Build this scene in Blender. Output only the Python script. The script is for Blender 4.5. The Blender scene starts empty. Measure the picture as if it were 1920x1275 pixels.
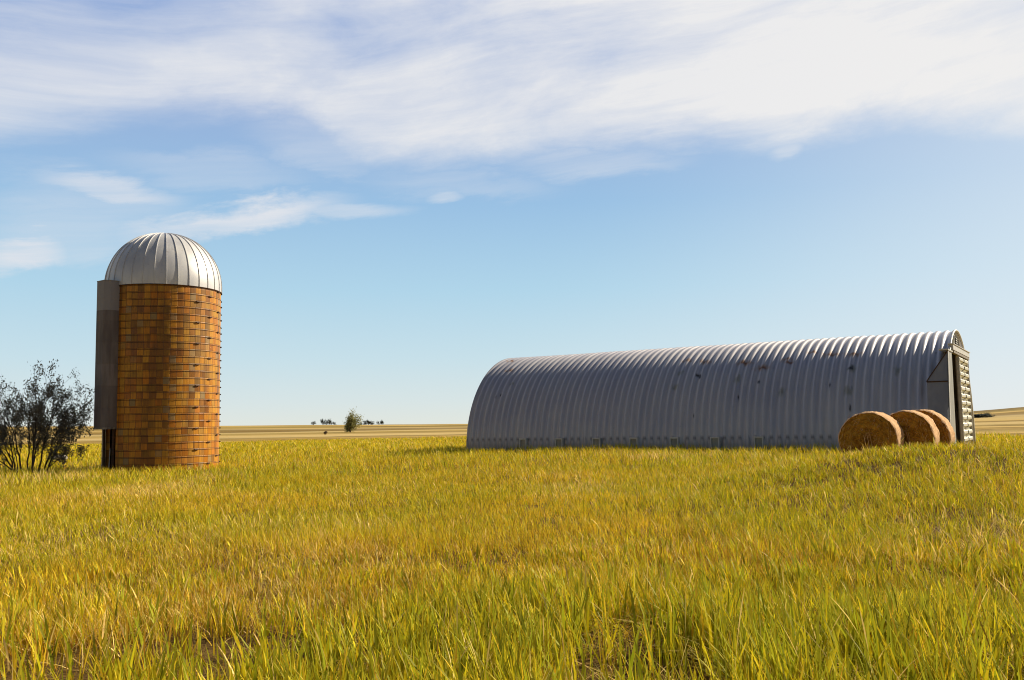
import bpy, math, random
import numpy as np
from mathutils import Matrix, Vector

random.seed(7)
rng = np.random.default_rng(11)
sc = bpy.context.scene
COL = sc.collection
R = math.radians

# ------------------------------------------------------------------ camera
F = 1700.0                       # focal length in pixels of the 1920 px wide photograph
EYE = 1.7
CM = Matrix.Rotation(R(90 + 5.29), 3, 'X') @ Matrix.Rotation(R(-1.03), 3, 'Z')
cam_d = bpy.data.cameras.new('camera')
cam = bpy.data.objects.new('camera', cam_d)
COL.objects.link(cam)
cam_d.sensor_width = 36.0
cam_d.lens = F / 1920 * 36
cam_d.clip_start = 0.05
cam_d.clip_end = 20000
cam.matrix_world = Matrix.Translation((0, 0, EYE)) @ CM.to_4x4()
sc.camera = cam

def at(px, py, Y):
    """world point seen at a pixel of the photograph, at depth y = Y (used only to measure the place)"""
    d = CM @ Vector(((px - 960) / F, -(py - 637.5) / F, -1))
    return Vector((0, 0, EYE)) + d * (Y / d.y)

# ------------------------------------------------------------------ helpers
def smooth(a, b, x):
    t = np.clip((x - a) / (b - a), 0, 1)
    return t * t * (3 - 2 * t)

_perm = rng.random((256, 256))
def vnoise(x, y, s, seed=0):
    x = np.asarray(x, float) / s + seed * 17.31 + 5000.5
    y = np.asarray(y, float) / s + seed * 9.77 + 5000.5
    xi = np.floor(x).astype(int); yi = np.floor(y).astype(int)
    fx = x - xi; fy = y - yi
    fx = fx * fx * (3 - 2 * fx); fy = fy * fy * (3 - 2 * fy)
    g = lambda a, b: _perm[a & 255, b & 255]
    return ((g(xi, yi) * (1 - fx) + g(xi + 1, yi) * fx) * (1 - fy)
            + (g(xi, yi + 1) * (1 - fx) + g(xi + 1, yi + 1) * fx) * fy)

def fbm(x, y, s, seed=0):
    return (vnoise(x, y, s, seed) * .55 + vnoise(x, y, s / 2.1, seed + 1) * .28 + vnoise(x, y, s / 4.3, seed + 2) * .17)

def mesh_obj(name, verts, faces, mat, parent=None, smooth_shade=False, uvs=None):
    me = bpy.data.meshes.new(name)
    me.from_pydata([tuple(v) for v in verts], [], faces)
    me.update()
    if mat: me.materials.append(mat)
    if smooth_shade:
        me.polygons.foreach_set('use_smooth', [True] * len(me.polygons))
    o = bpy.data.objects.new(name, me)
    COL.objects.link(o)
    if parent: o.parent = parent
    return o

def np_mesh(name, V, loops, counts, mat, col=None, parent=None, smooth_shade=True):
    me = bpy.data.meshes.new(name)
    me.vertices.add(len(V))
    me.vertices.foreach_set('co', np.ascontiguousarray(V, np.float32).ravel())
    me.loops.add(len(loops))
    me.loops.foreach_set('vertex_index', np.ascontiguousarray(loops, np.int32))
    me.polygons.add(len(counts))
    st = np.concatenate(([0], np.cumsum(counts)[:-1])).astype(np.int32)
    me.polygons.foreach_set('loop_start', st)
    if smooth_shade:
        me.polygons.foreach_set('use_smooth', np.ones(len(counts), bool))
    me.update(calc_edges=True)
    if col is not None:
        at_ = me.color_attributes.new('tint', 'FLOAT_COLOR', 'POINT')
        c4 = np.ones((len(V), 4), np.float32); c4[:, :3] = col
        at_.data.foreach_set('color', c4.ravel())
    if mat: me.materials.append(mat)
    o = bpy.data.objects.new(name, me)
    COL.objects.link(o)
    if parent: o.parent = parent
    return o

def tag(o, label=None, cat=None, group=None, kind=None):
    if label: o['label'] = label
    if cat: o['category'] = cat
    if group: o['group'] = group
    if kind: o['kind'] = kind
    return o

def empty(name, loc, rz=0):
    o = bpy.data.objects.new(name, None)
    COL.objects.link(o)
    o.location = loc
    o.rotation_euler = (0, 0, rz)
    o.empty_display_size = .3
    return o

class MB:
    def __init__(s): s.v = []; s.f = []
    def box(s, a, b, skew=None):
        n = len(s.v)
        for z in (a[2], b[2]):
            for (x, y) in ((a[0], a[1]), (b[0], a[1]), (b[0], b[1]), (a[0], b[1])):
                s.v.append((x, y, z))
        for q in ((3, 2, 1, 0), (4, 5, 6, 7), (0, 1, 5, 4), (1, 2, 6, 5), (2, 3, 7, 6), (3, 0, 4, 7)):
            s.f.append(tuple(n + i for i in q))
        return s
    def poly_slab(s, pts, off):
        """a flat polygon given a thickness"""
        n = len(s.v); k = len(pts)
        for p in pts: s.v.append(tuple(p))
        for p in pts: s.v.append((p[0] + off[0], p[1] + off[1], p[2] + off[2]))
        s.f.append(tuple(range(n, n + k)))
        s.f.append(tuple(range(n + 2 * k - 1, n + k - 1, -1)))
        for i in range(k):
            j = (i + 1) % k
            s.f.append((n + j, n + i, n + k + i, n + k + j))
        return s
    def tube(s, pts, rad, seg=6, cap=True):
        pts = [Vector(p) for p in pts]
        if not hasattr(rad, '__len__'): rad = [rad] * len(pts)
        n0 = len(s.v)
        for i, p in enumerate(pts):
            d = (pts[min(i + 1, len(pts) - 1)] - pts[max(i - 1, 0)])
            if d.length < 1e-9: d = Vector((0, 0, 1))
            d.normalize()
            a = d.orthogonal().normalized() if i == 0 else (a - d * a.dot(d)).normalized()
            b = d.cross(a)
            for k in range(seg):
                t = 2 * math.pi * k / seg
                s.v.append(tuple(p + (a * math.cos(t) + b * math.sin(t)) * rad[i]))
        for i in range(len(pts) - 1):
            for k in range(seg):
                k2 = (k + 1) % seg
                s.f.append((n0 + i * seg + k, n0 + i * seg + k2, n0 + (i + 1) * seg + k2, n0 + (i + 1) * seg + k))
        if cap:
            s.f.append(tuple(n0 + k for k in reversed(range(seg))))
            s.f.append(tuple(n0 + (len(pts) - 1) * seg + k for k in range(seg)))
        return s
    def build(s, name, mat, parent=None, sm=False):
        return mesh_obj(name, s.v, s.f, mat, parent, sm)

# ------------------------------------------------------------------ materials
class NT:
    """thin wrapper to write node trees shortly"""
    def __init__(s, tree): s.t = tree; s.n = tree.nodes; s.l = tree.links
    def node(s, typ, **kw):
        nd = s.n.new(typ)
        for k, v in kw.items(): setattr(nd, k, v)
        return nd
    def link(s, a, b): s.l.new(a, b)
    def val(s, sock, v):
        if isinstance(v, bpy.types.NodeSocket): s.link(v, sock)
        elif v is not None: sock.default_value = v
    def math(s, op, a, b=None, c=None, clamp=False):
        nd = s.node('ShaderNodeMath', operation=op, use_clamp=clamp)
        s.val(nd.inputs[0], a); s.val(nd.inputs[1], b)
        if c is not None: s.val(nd.inputs[2], c)
        return nd.outputs[0]
    def sstep(s, x, lo, hi, a=0., b=1.):
        nd = s.node('ShaderNodeMapRange', interpolation_type='SMOOTHSTEP')
        s.val(nd.inputs[0], x); s.val(nd.inputs[1], lo); s.val(nd.inputs[2], hi); s.val(nd.inputs[3], a); s.val(nd.inputs[4], b)
        return nd.outputs[0]
    def mix(s, f, a, b, blend='MIX'):
        nd = s.node('ShaderNodeMix', data_type='RGBA', blend_type=blend)
        s.val(nd.inputs[0], f)
        for sock, v in ((nd.inputs[6], a), (nd.inputs[7], b)):
            if isinstance(v, (tuple, list)): v = tuple(v) + ((1,) if len(v) == 3 else ())
            s.val(sock, v)
        return nd.outputs[2]
    def noise(s, vec, scale, detail=3, rough=.55, dim='3D'):
        nd = s.node('ShaderNodeTexNoise', noise_dimensions=dim)
        if vec is not None: s.link(vec, nd.inputs['Vector'])
        nd.inputs['Scale'].default_value = scale
        nd.inputs['Detail'].default_value = detail
        nd.inputs['Roughness'].default_value = rough
        return nd.outputs[0]
    def mapping(s, vec, scale=(1, 1, 1), loc=(0, 0, 0), rot=(0, 0, 0)):
        nd = s.node('ShaderNodeMapping')
        s.link(vec, nd.inputs[0])
        nd.inputs['Location'].default_value = loc
        nd.inputs['Rotation'].default_value = rot
        nd.inputs['Scale'].default_value = scale
        return nd.outputs[0]
    def ramp(s, fac, stops, interp='LINEAR'):
        nd = s.node('ShaderNodeValToRGB')
        nd.color_ramp.interpolation = interp
        e = nd.color_ramp.elements
        while len(e) < len(stops): e.new(.5)
        for i, (p, c) in enumerate(stops):
            e[i].position = p
            e[i].color = tuple(c) + (1,)
        s.link(fac, nd.inputs[0])
        return nd.outputs[0]
    def comb(s, x, y, z):
        nd = s.node('ShaderNodeCombineXYZ')
        s.val(nd.inputs[0], x); s.val(nd.inputs[1], y); s.val(nd.inputs[2], z)
        return nd.outputs[0]
    def sep(s, v):
        nd = s.node('ShaderNodeSeparateXYZ'); s.link(v, nd.inputs[0])
        return nd.outputs
    def bump(s, h, strength=.3, dist=.02):
        nd = s.node('ShaderNodeBump')
        nd.inputs['Strength'].default_value = strength
        nd.inputs['Distance'].default_value = dist
        s.link(h, nd.inputs['Height'])
        return nd.outputs[0]

def material(name):
    m = bpy.data.materials.new(name)
    m.use_nodes = True
    t = NT(m.node_tree)
    b = m.node_tree.nodes['Principled BSDF']
    return m, t, b

def coords(t, kind='Object'):
    return t.node('ShaderNodeTexCoord').outputs[kind]

def simple(name, c1, c2, scale=3., rough=.7, metal=0., bump=.2, stretch=(1, 1, 1), spec=.4):
    m, t, b = material(name)
    v = t.mapping(coords(t), stretch)
    n = t.noise(v, scale, 5)
    col = t.mix(t.sstep(n, .35, .65), c1, c2)
    t.link(col, b.inputs['Base Color'])
    b.inputs['Roughness'].default_value = rough
    b.inputs['Metallic'].default_value = metal
    b.inputs['Specular IOR Level'].default_value = spec
    t.link(t.bump(t.noise(v, scale * 6, 3), bump, .01), b.inputs['Normal'])
    return m

# corrugated galvanised steel of the barn (wear colour comes from the 'tint' attribute)
def mat_barn(name):
    m, t, b = material(name)
    co = coords(t)
    at_ = t.node('ShaderNodeAttribute', attribute_name='tint')
    st = t.mapping(co, (1.2, .12, .12))
    n1 = t.noise(st, 2.0, 5)
    n2 = t.noise(t.mapping(co, (.16, .5, .5)), 1.2, 4)
    base = t.mix(t.sstep(n1, .3, .7), BARN_A, BARN_B)
    base = t.mix(t.math('MULTIPLY', t.sstep(n2, .45, .7), .35), base, BARN_C)
    spk = t.noise(co, 9.0, 6, .7)
    base = t.mix(t.math('MULTIPLY', t.sstep(spk, .62, .72), .35), base, (.16, .12, .10))
    col = t.mix(1.0, base, at_.outputs['Color'], 'MULTIPLY')
    t.link(col, b.inputs['Base Color'])
    b.inputs['Metallic'].default_value = .35
    t.link(t.sstep(n1, .2, .8, .38, .55), b.inputs['Roughness'])
    t.link(t.bump(t.noise(co, 4.0, 4), .12, .02), b.inputs['Normal'])
    return m
BARN_A = (.45, .43, .455); BARN_B = (.54, .515, .52); BARN_C = (.40, .385, .45)
M_BARN = mat_barn('galvanised_corrugated')
M_SHEET = simple('old_flat_sheet', (.29, .285, .25), (.38, .37, .32), 2.5, .5, .25, .15, (1, 1, .3))
M_SIDE = simple('weathered_side_sheet', (.25, .245, .265), (.31, .30, .315), 2.0, .5, .25, .15, (1, 1, .3))
M_DOOR = simple('door_sheet', (.58, .56, .46), (.70, .67, .55), 3.0, .5, .2, .15)
M_WOOD = simple('grey_timber', (.22, .19, .16), (.34, .30, .26), 6.0, .85, 0, .4, (1, 1, .15))
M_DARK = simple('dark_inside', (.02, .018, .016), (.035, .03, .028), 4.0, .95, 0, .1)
M_TRIM = simple('pale_trim', (.55, .53, .48), (.68, .65, .60), 4.0, .5, .1, .1)
M_CONC = simple('old_concrete', (.40, .38, .35), (.56, .53, .49), 5.0, .9, 0, .4)
M_HOOP = simple('rusty_rod', (.055, .03, .018), (.10, .05, .025), 12.0, .7, .3, .3)

# glazed clay tile of the silo
def mat_tile():
    m, t, b = material('glazed_silo_tile')
    uv = t.node('ShaderNodeUVMap').outputs[0]
    s = t.sep(uv)
    RH, BW = .305, .27
    row = t.math('FLOOR', t.math('DIVIDE', s[1], RH))
    fv = t.math('FRACT', t.math('DIVIDE', s[1], RH))
    wn0 = t.node('ShaderNodeTexWhiteNoise', noise_dimensions='1D'); t.link(row, wn0.inputs['W'])
    uu = t.math('ADD', t.math('DIVIDE', s[0], BW), t.math('MULTIPLY', wn0.outputs[0], .22))
    colm = t.math('FLOOR', uu); fu = t.math('FRACT', uu)
    wn = t.node('ShaderNodeTexWhiteNoise', noise_dimensions='2D')
    t.link(t.comb(colm, row, 0.), wn.inputs['Vector'])
    r1 = wn.outputs['Value']
    rc = t.sep(wn.outputs['Color'])
    base = t.ramp(r1, [(0, (.44, .145, .008)), (.14, (.52, .185, .010)), (.34, (.63, .26, .014)), (.52, (.70, .31, .018)),
                       (.70, (.56, .28, .026)), (.82, (.64, .22, .012)), (.92, (.50, .25, .024)), (1, (.74, .36, .035))])
    # streaks inside each tile
    sv = t.noise(t.mapping(uv, (14, 1.6, 1)), 1.0, 4)
    base = t.mix(t.sstep(sv, .35, .72, 0., .45), base, (.27, .10, .012))
    # dark weathering: blotches and run-down streaks
    w1 = t.noise(t.mapping(uv, (.85, .13, 1), (2.3, .4, 0)), 1.0, 5, .62)
    w2 = t.noise(t.mapping(uv, (2.6, .9, 1), (3, 1, 0)), 1.0, 4)
    tile_w = t.math('ADD', w1, t.math('MULTIPLY', t.math('SUBTRACT', rc[1], .5), .20))
    base = t.mix(t.sstep(tile_w, .46, .66, 0., .62), base, (.085, .040, .014))
    base = t.mix(t.sstep(w2, .60, .80, 0., .55), base, (.10, .055, .02))
    # a few tiles bleached grey-green
    base = t.mix(t.math('MULTIPLY', t.sstep(rc[2], .93, .95), .6), base, (.30, .24, .13))
    # joints
    ju = t.math('MINIMUM', fu, t.math('SUBTRACT', 1.0, fu))
    jv = t.math('MINIMUM', fv, t.math('SUBTRACT', 1.0, fv))
    j = t.math('MINIMUM', t.math('MULTIPLY', ju, BW), t.math('MULTIPLY', jv, RH))
    jn = t.sstep(j, .003, .012)
    base = t.mix(jn, (.16, .07, .02), base)
    t.link(base, b.inputs['Base Color'])
    t.link(t.math('ADD', .34, t.math('MULTIPLY', rc[0], .25)), b.inputs['Roughness'])
    b.inputs['Specular IOR Level'].default_value = .35
    hh = t.math('ADD', t.sstep(j, .0, .018), t.math('MULTIPLY', t.math('ADD', r1, t.math('MULTIPLY', sv, .6)), .6))
    t.link(t.bump(hh, .5, .012), b.inputs['Normal'])
    return m
M_TILE = mat_tile()

def mat_dome():
    m, t, b = material('galvanised_dome')
    co = coords(t)
    n = t.noise(t.mapping(co, (1, 1, .5)), 1.6, 5)
    col = t.mix(t.sstep(n, .3, .7), (.60, .59, .60), (.76, .74, .71))
    n2 = t.noise(co, 6.0, 5, .65)
    col = t.mix(t.sstep(n2, .60, .75, 0., .5), col, (.30, .25, .22))
    t.link(col, b.inputs['Base Color'])
    b.inputs['Metallic'].default_value = .18
    b.inputs['Roughness'].default_value = .42
    t.link(t.bump(t.noise(co, 5, 3), .12, .02), b.inputs['Normal'])
    return m
M_DOME = mat_dome()

def mat_chute():
    m, t, b = material('grey_chute_sheet')
    co = coords(t)
    n = t.noise(t.mapping(co, (2, 2, .35)), 2.0, 5)
    col = t.mix(t.sstep(n, .3, .7), (.15, .125, .12), (.25, .215, .205))
    z = t.sep(co)[2]
    sec = t.math('FLOOR', t.math('DIVIDE', z, .92))
    wn = t.node('ShaderNodeTexWhiteNoise', noise_dimensions='1D'); t.link(sec, wn.inputs['W'])
    col = t.mix(t.math('MULTIPLY', wn.outputs[0], .55), col, (.13, .105, .10))
    col = t.mix(t.sstep(z, 6.88, 6.90), col, (.30, .285, .30))        # paler topmost section
    t.link(col, b.inputs['Base Color'])
    b.inputs['Roughness'].default_value = .75
    fr = t.math('FRACT', t.math('DIVIDE', z, .92))
    t.link(t.bump(t.math('ADD', t.sstep(fr, 0., .03), t.math('MULTIPLY', n, .3)), .4, .015), b.inputs['Normal'])
    return m
M_CHUTE = mat_chute()

def mat_straw(name, net):
    m, t, b = material(name)
    co = coords(t)
    if net:
        n = t.noise(t.mapping(co, (40, 3, 3)), 1.0, 4, .7)
        n2 = t.noise(co, 3.0, 4)
        col = t.mix(t.sstep(n, .35, .65), (.60, .32, .13), (.90, .60, .34))
        col = t.mix(t.sstep(n2, .5, .75, 0., .5), col, (.42, .22, .10))
    else:
        s = t.sep(co)
        rad = t.math('SQRT', t.math('ADD', t.math('POWER', s[1], 2.0), t.math('POWER', s[2], 2.0)))
        ang = t.math('ARCTAN2', s[1], s[2])
        v = t.comb(t.math('MULTIPLY', rad, 15.0), t.math('MULTIPLY', ang, 2.2), t.math('MULTIPLY', s[0], 4.0))
        n = t.noise(v, 1.0, 5, .7)
        n2 = t.noise(co, 24.0, 3, .7)
        n3 = t.noise(co, 2.2, 3)
        col = t.mix(t.sstep(n, .3, .7), (.28, .115, .012), (.60, .30, .04))
        col = t.mix(t.sstep(n2, .58, .75, 0., .6), col, (.74, .45, .12))
        col = t.mix(t.sstep(n3, .5, .72, 0., .5), col, (.19, .07, .010))
    t.link(col, b.inputs['Base Color'])
    b.inputs['Roughness'].default_value = .9
    b.inputs['Specular IOR Level'].default_value = .15
    t.link(t.bump(n, .9, .03), b.inputs['Normal'])
    return m
M_BALE_END = mat_straw('baled_hay_end', False)
M_BALE_WRAP = mat_straw('baled_hay_side', True)

def mat_leaf(name, c1, c2, transl=.35, attr=None, rough=.55, spec=.3):
    m, t, b = material(name)
    out = m.node_tree.nodes['Material Output']
    if attr:
        col = t.node('ShaderNodeAttribute', attribute_name=attr).outputs['Color']
    else:
        gi = t.node('ShaderNodeObjectInfo').outputs['Random']
        n = t.noise(coords(t), 1.3, 3)
        col = t.mix(t.sstep(n, .3, .7), c1, c2)
    t.link(col, b.inputs['Base Color'])
    b.inputs['Roughness'].default_value = rough
    b.inputs['Specular IOR Level'].default_value = spec
    tr = t.node('ShaderNodeBsdfTranslucent'); t.link(col, tr.inputs['Color'])
    ms = t.node('ShaderNodeMixShader'); ms.inputs[0].default_value = transl
    t.link(b.outputs[0], ms.inputs[1]); t.link(tr.outputs[0], ms.inputs[2])
    t.link(ms.outputs[0], out.inputs['Surface'])
    return m
M_GRASS = mat_leaf('grass_blades', None, None, .32, 'tint', .5, .12)
M_BUSH_LEAF = mat_leaf('bush_leaves', (.15, .15, .115), (.24, .215, .16), .45)
M_BUSH_BARK = simple('bush_bark', (.05, .036, .03), (.085, .066, .055), 20., .9)
M_TREE_LEAF = mat_leaf('tree_leaves', (.26, .26, .09), (.42, .40, .16), .5)
M_FAR_LEAF = mat_leaf('far_leaves', (.040, .050, .035), (.065, .075, .045), .2)
M_TREE_BARK = simple('tree_bark', (.12, .08, .055), (.19, .13, .09), 10., .9)
M_ROCK = simple('pale_stone', (.55, .50, .42), (.72, .68, .60), 5., .9, 0, .5)

# ------------------------------------------------------------------ ground
HPX = np.array([-900, 0, 170, 420, 600, 870, 1150, 1500, 1830, 1920, 2150, 2800.])
HOF = np.array([9, 10, 8.5, 5.5, 4.0, 2.0, 2.5, 5.0, 8.0, 13.0, 15.0, 12.])
HAZ = np.arctan((HPX - 960) / F)
def height(x, y):
    x = np.asarray(x, float); y = np.asarray(y, float)
    r = np.hypot(x, y); az = np.arctan2(x, y)
    z = (fbm(x, y, 7., 3) - .5) * .16 * smooth(1, 6, r) * (1 - smooth(120, 300, r))
    back = np.where(y > 20, np.exp(-((y - 20) / 5.2) ** 2), np.exp(-((y - 20) / 11.) ** 2))
    z += .86 * smooth(1.5, 15., x) * back
    z += .44 * np.exp(-((x - 9.2) / 3.2) ** 2 - ((y - 22.0) / 2.6) ** 2)
    pad = smooth(-8, 4, x) * smooth(24, 33, y) * (1 - smooth(80, 140, r))
    z += .17 * pad
    off = np.interp(az, HAZ, HOF)
    crest = 1.7 + 900 * off / F
    ramp = smooth(140, 900, r) ** 1.2
    z += ramp * crest * np.where(np.abs(az) < 1.3, 1, .6)
    z -= smooth(950, 3500, r) * crest * .9
    z += (fbm(x, y, 160., 9) - .5) * 1.4 * smooth(160, 500, r)
    return z

def field_edge(x):
    return 122 - 1.6 * np.maximum(x, 0)

rings = np.concatenate(([0.0], np.geomspace(.8, 9000, 230)))
nsec = 360
az = np.linspace(0, 2 * np.pi, nsec, endpoint=False)
RR, AA = np.meshgrid(rings[1:], az, indexing='ij')
gx = (RR * np.sin(AA)).ravel(); gy = (RR * np.cos(AA)).ravel()
GV = np.stack([gx, gy, height(gx, gy)], 1)
GV = np.vstack([[[0, 0, float(height(0, 0))]], GV])
i = np.arange(len(rings) - 2)[:, None]; k = np.arange(nsec)[None, :]; k2 = (k + 1) % nsec
quad = np.stack([1 + i * nsec + k, 1 + i * nsec + k2 + 0 * i, 1 + (i + 1) * nsec + k2, 1 + (i + 1) * nsec + k], -1).reshape(-1, 4)[:, ::-1]
tri = np.stack([np.zeros(nsec, int), 1 + np.arange(nsec), 1 + (np.arange(nsec) + 1) % nsec], 1)[:, ::-1]

def mat_ground():
    m, t, b = material('prairie_ground')
    geo = t.node('ShaderNodeNewGeometry').outputs['Position']
    s = t.sep(geo)
    r = t.math('SQRT', t.math('ADD', t.math('POWER', s[0], 2.0), t.math('POWER', s[1], 2.0)))
    # thatch and soil between the blades
    n = t.noise(geo, 2.2, 5, .65); n1 = t.noise(geo, 30., 4, .7)
    thatch = t.mix(t.sstep(n, .35, .65), (.055, .030, .009), (.13, .07, .018))
    thatch = t.mix(t.sstep(n1, .4, .7), thatch, (.25, .15, .04))
    # meadow seen from far
    mn = t.noise(t.mapping(geo, (.05, .10, .1)), 1.0, 4)
    mead = t.mix(t.sstep(mn, .35, .65), (.42, .31, .025), (.48, .32, .05))
    gcol = t.mix(t.sstep(r, 25., 75.), thatch, mead)
    # stubble fields: swath strips that run nearly across the view
    v = t.mapping(geo, (1, 1, 1), (0, 0, 0), (0, 0, R(5)))
    warp = t.math('MULTIPLY', t.math('SUBTRACT', t.noise(t.mapping(geo, (.004, .004, 0)), 1.0, 2), .5), 60.)
    vy = t.math('ADD', t.sep(v)[1], warp)
    lv = t.math('LOGARITHM', t.math('MAXIMUM', vy, 20.), 2.71828)
    st = t.noise(t.comb(t.math('MULTIPLY', s[0], .0008), t.math('MULTIPLY', lv, 3.4), 0.), 1.0, 3, .5)
    stub = t.ramp(st, [(0, (.26, .16, .035)), (.38, (.36, .23, .05)), (.44, (.56, .37, .10)), (.50, (.62, .43, .14)), (.55, (.46, .30, .07)),
                       (.58, (.24, .17, .035)), (.62, (.50, .34, .09)), (1, (.62, .44, .17))])
    st2 = t.noise(t.comb(t.math('MULTIPLY', s[0], .002), t.math('MULTIPLY', lv, 8.), 3.), 1.0, 2, .5)
    stub = t.mix(t.sstep(st2, .54, .60, 0., .9), stub, (.15, .095, .02))
    st3 = t.noise(t.comb(t.math('MULTIPLY', s[0], .004), t.math('MULTIPLY', lv, 15.), 7.), 1.0, 2, .5)
    stub = t.mix(t.sstep(st3, .55, .66, 0., .5), stub, (.30, .19, .04))
    bw = t.math('ADD', t.math('ADD', vy, t.math('MULTIPLY', s[0], -.16)), t.math('MULTIPLY', t.math('SUBTRACT', t.noise(t.mapping(geo, (.006, .02, 0), (7, 3, 0)), 1.0, 3), .5), 50.))
    for lo, hi, c_, a_ in ((330., 425., (.20, .12, .022), .8), (262., 318., (.60, .44, .17), .8), (206., 226., (.22, .13, .025), .85), (168., 200., (.66, .48, .19), .8), (144., 156., (.20, .125, .022), .85)):
        m_ = t.math('MULTIPLY', t.math('MULTIPLY', t.sstep(bw, lo - 6, lo + 6), t.sstep(bw, hi - 6, hi + 6, 1., 0.)), t.sstep(t.noise(t.comb(t.math('MULTIPLY', s[0], .007), lo, t.math('MULTIPLY', vy, .004)), 1.0, 3), .36, .56, .25, 1.))
        stub = t.mix(t.math('MULTIPLY', m_, a_), stub, c_)
    edge = t.math('SUBTRACT', 122.0, t.math('MULTIPLY', t.math('MAXIMUM', s[0], 0.0), 1.6))
    en = t.math('MULTIPLY', t.math('SUBTRACT', t.noise(geo, .05, 3), .5), 30.)
    f = t.sstep(t.math('ADD', t.math('SUBTRACT', s[1], edge), en), -4., 8.)
    far_n = t.noise(t.mapping(geo, (.0012, .004, 0)), 1.0, 3)
    stub = t.mix(t.sstep(far_n, .5, .6, 0., .5), stub, (.48, .36, .17))
    col = t.mix(f, gcol, stub)
    t.link(col, b.inputs['Base Color'])
    b.inputs['Roughness'].default_value = .95
    b.inputs['Specular IOR Level'].default_value = .1
    t.link(t.bump(t.math('ADD', n1, t.noise(geo, 6., 4)), .6, .05), b.inputs['Normal'])
    return m
loops = np.concatenate([tri.ravel(), quad.ravel()])
counts = np.concatenate([np.full(len(tri), 3), np.full(len(quad), 4)])
ground = np_mesh('ground', GV, loops, counts, mat_ground())
tag(ground, 'rolling prairie of dry grass running out to golden stubble fields', 'ground', kind='structure')

# ------------------------------------------------------------------ silo
SR = 2.44
YS = 40.6
sp = at(305.5, 700, YS)
SX, SY = sp.x, sp.y
SZ = float(height(SX, SY)) - .05
top_z = at(307, 541, YS).z - SZ              # height of the eave above the base
dome_h = at(309, 440, YS).z - SZ - top_z
face = math.atan2(-SY, -SX)                  # direction from the silo to the camera (about)
silo = empty('silo', (SX, SY, SZ))
tag(silo, 'tall round silo of orange glazed tile with grey ribbed metal dome', 'silo')

CHA = face - R(58)                           # chute side, left of the side turned to the camera
def pol(a, r, z): return (r * math.cos(a), r * math.sin(a), z)

# wall: a tube with a real opening below the chute
def silo_wall():
    nseg = 120
    zs = list(np.linspace(-.4, top_z, 30))
    V = []; Fc = []; UV = []
    dz0, dz1 = .0, 2.1
    doora = R(9.5)
    angs = [2 * math.pi * k / nseg for k in range(nseg + 1)]
    def inside(a, z):
        d = (a - CHA + math.pi) % (2 * math.pi) - math.pi
        return abs(d) < doora and dz0 < z < dz1
    me = bpy.data.meshes.new('tile_wall')
    for r in (SR, SR - .18):
        for z in zs:
            for a in angs: V.append(pol(a, r, z)); UV.append((a * SR, z + 3))
    na = len(angs); nz = len(zs); uvl = []
    gone = set()
    for L in (0, 1):
        o = L * na * nz
        for j in range(nz - 1):
            for q in range(nseg):
                am = (angs[q] + angs[q + 1]) / 2; zm = (zs[j] + zs[j + 1]) / 2
                if inside(am, zm):
                    gone.add((j, q)); continue
                f = (o + j * na + q, o + j * na + q + 1, o + (j + 1) * na + q + 1, o + (j + 1) * na + q)
                Fc.append(f if L == 0 else f[::-1])
    o = na * nz
    # reveal of the opening
    for (j, q) in gone:
        for dj, dq, e in ((0, -1, ((0, 0), (1, 0))), (0, 1, ((1, 1), (0, 1))), (1, 0, ((1, 0), (1, 1))), (-1, 0, ((0, 1), (0, 0)))):
            if (j + dj, q + dq) not in gone:
                a_ = (j + e[0][0]) * na + q + e[0][1]; b_ = (j + e[1][0]) * na + q + e[1][1]
                Fc.append((a_, b_, o + b_, o + a_))
    for q in range(nseg):                    # top ring
        a_ = (nz - 1) * na + q
        Fc.append((a_, a_ + 1, o + a_ + 1, o + a_))
    ob = mesh_obj('tile_wall', V, Fc, M_TILE, silo, True)
    uvm = ob.data.uv_layers.new(name='UVMap')
    for lp in ob.data.loops: uvm.data[lp.index].uv = UV[lp.vertex_index]
    return ob
silo_wall()

# hoops: one steel rod in each joint, each with its tightening lugs
nh = int(top_z / .305)
for h in range(1, nh + 1):
    z = h * .305
    if z > top_z - .08: break
    mb = MB()
    n = 96
    pts = []
    skip = R(10)
    for q in range(n + 1):
        a = 2 * math.pi * q / n
        pts.append(pol(a, SR + .008, z))
    if z < 2.14:                             # the low rods stop at the opening
        pts = [pol(CHA + skip + (2 * math.pi - 2 * skip) * q / n, SR + .008, z) for q in range(n + 1)]
    mb.tube(pts, .009, 5, False)
    hp = mb.build('hoop', M_HOOP, silo, True)
    for a in ((face + R(34) + (h % 3) * R(17)), (face + R(84) + (h % 2) * R(9)), face - R(100)):
        if z < 2.14 and abs((a - CHA + math.pi) % (2 * math.pi) - math.pi) < R(14): continue
        lb = MB()
        p0 = Vector(pol(a - .03, SR + .03, z)); p1 = Vector(pol(a + .03, SR + .03, z))
        lb.tube([p0, p1], [.032, .032], 6)
        lb.tube([Vector(pol(a - .05, SR + .025, z)), p0], .018, 5)
        lb.tube([p1, Vector(pol(a + .05, SR + .025, z))], .018, 5)
        lb.build('lug', M_HOOP, hp)

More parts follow.
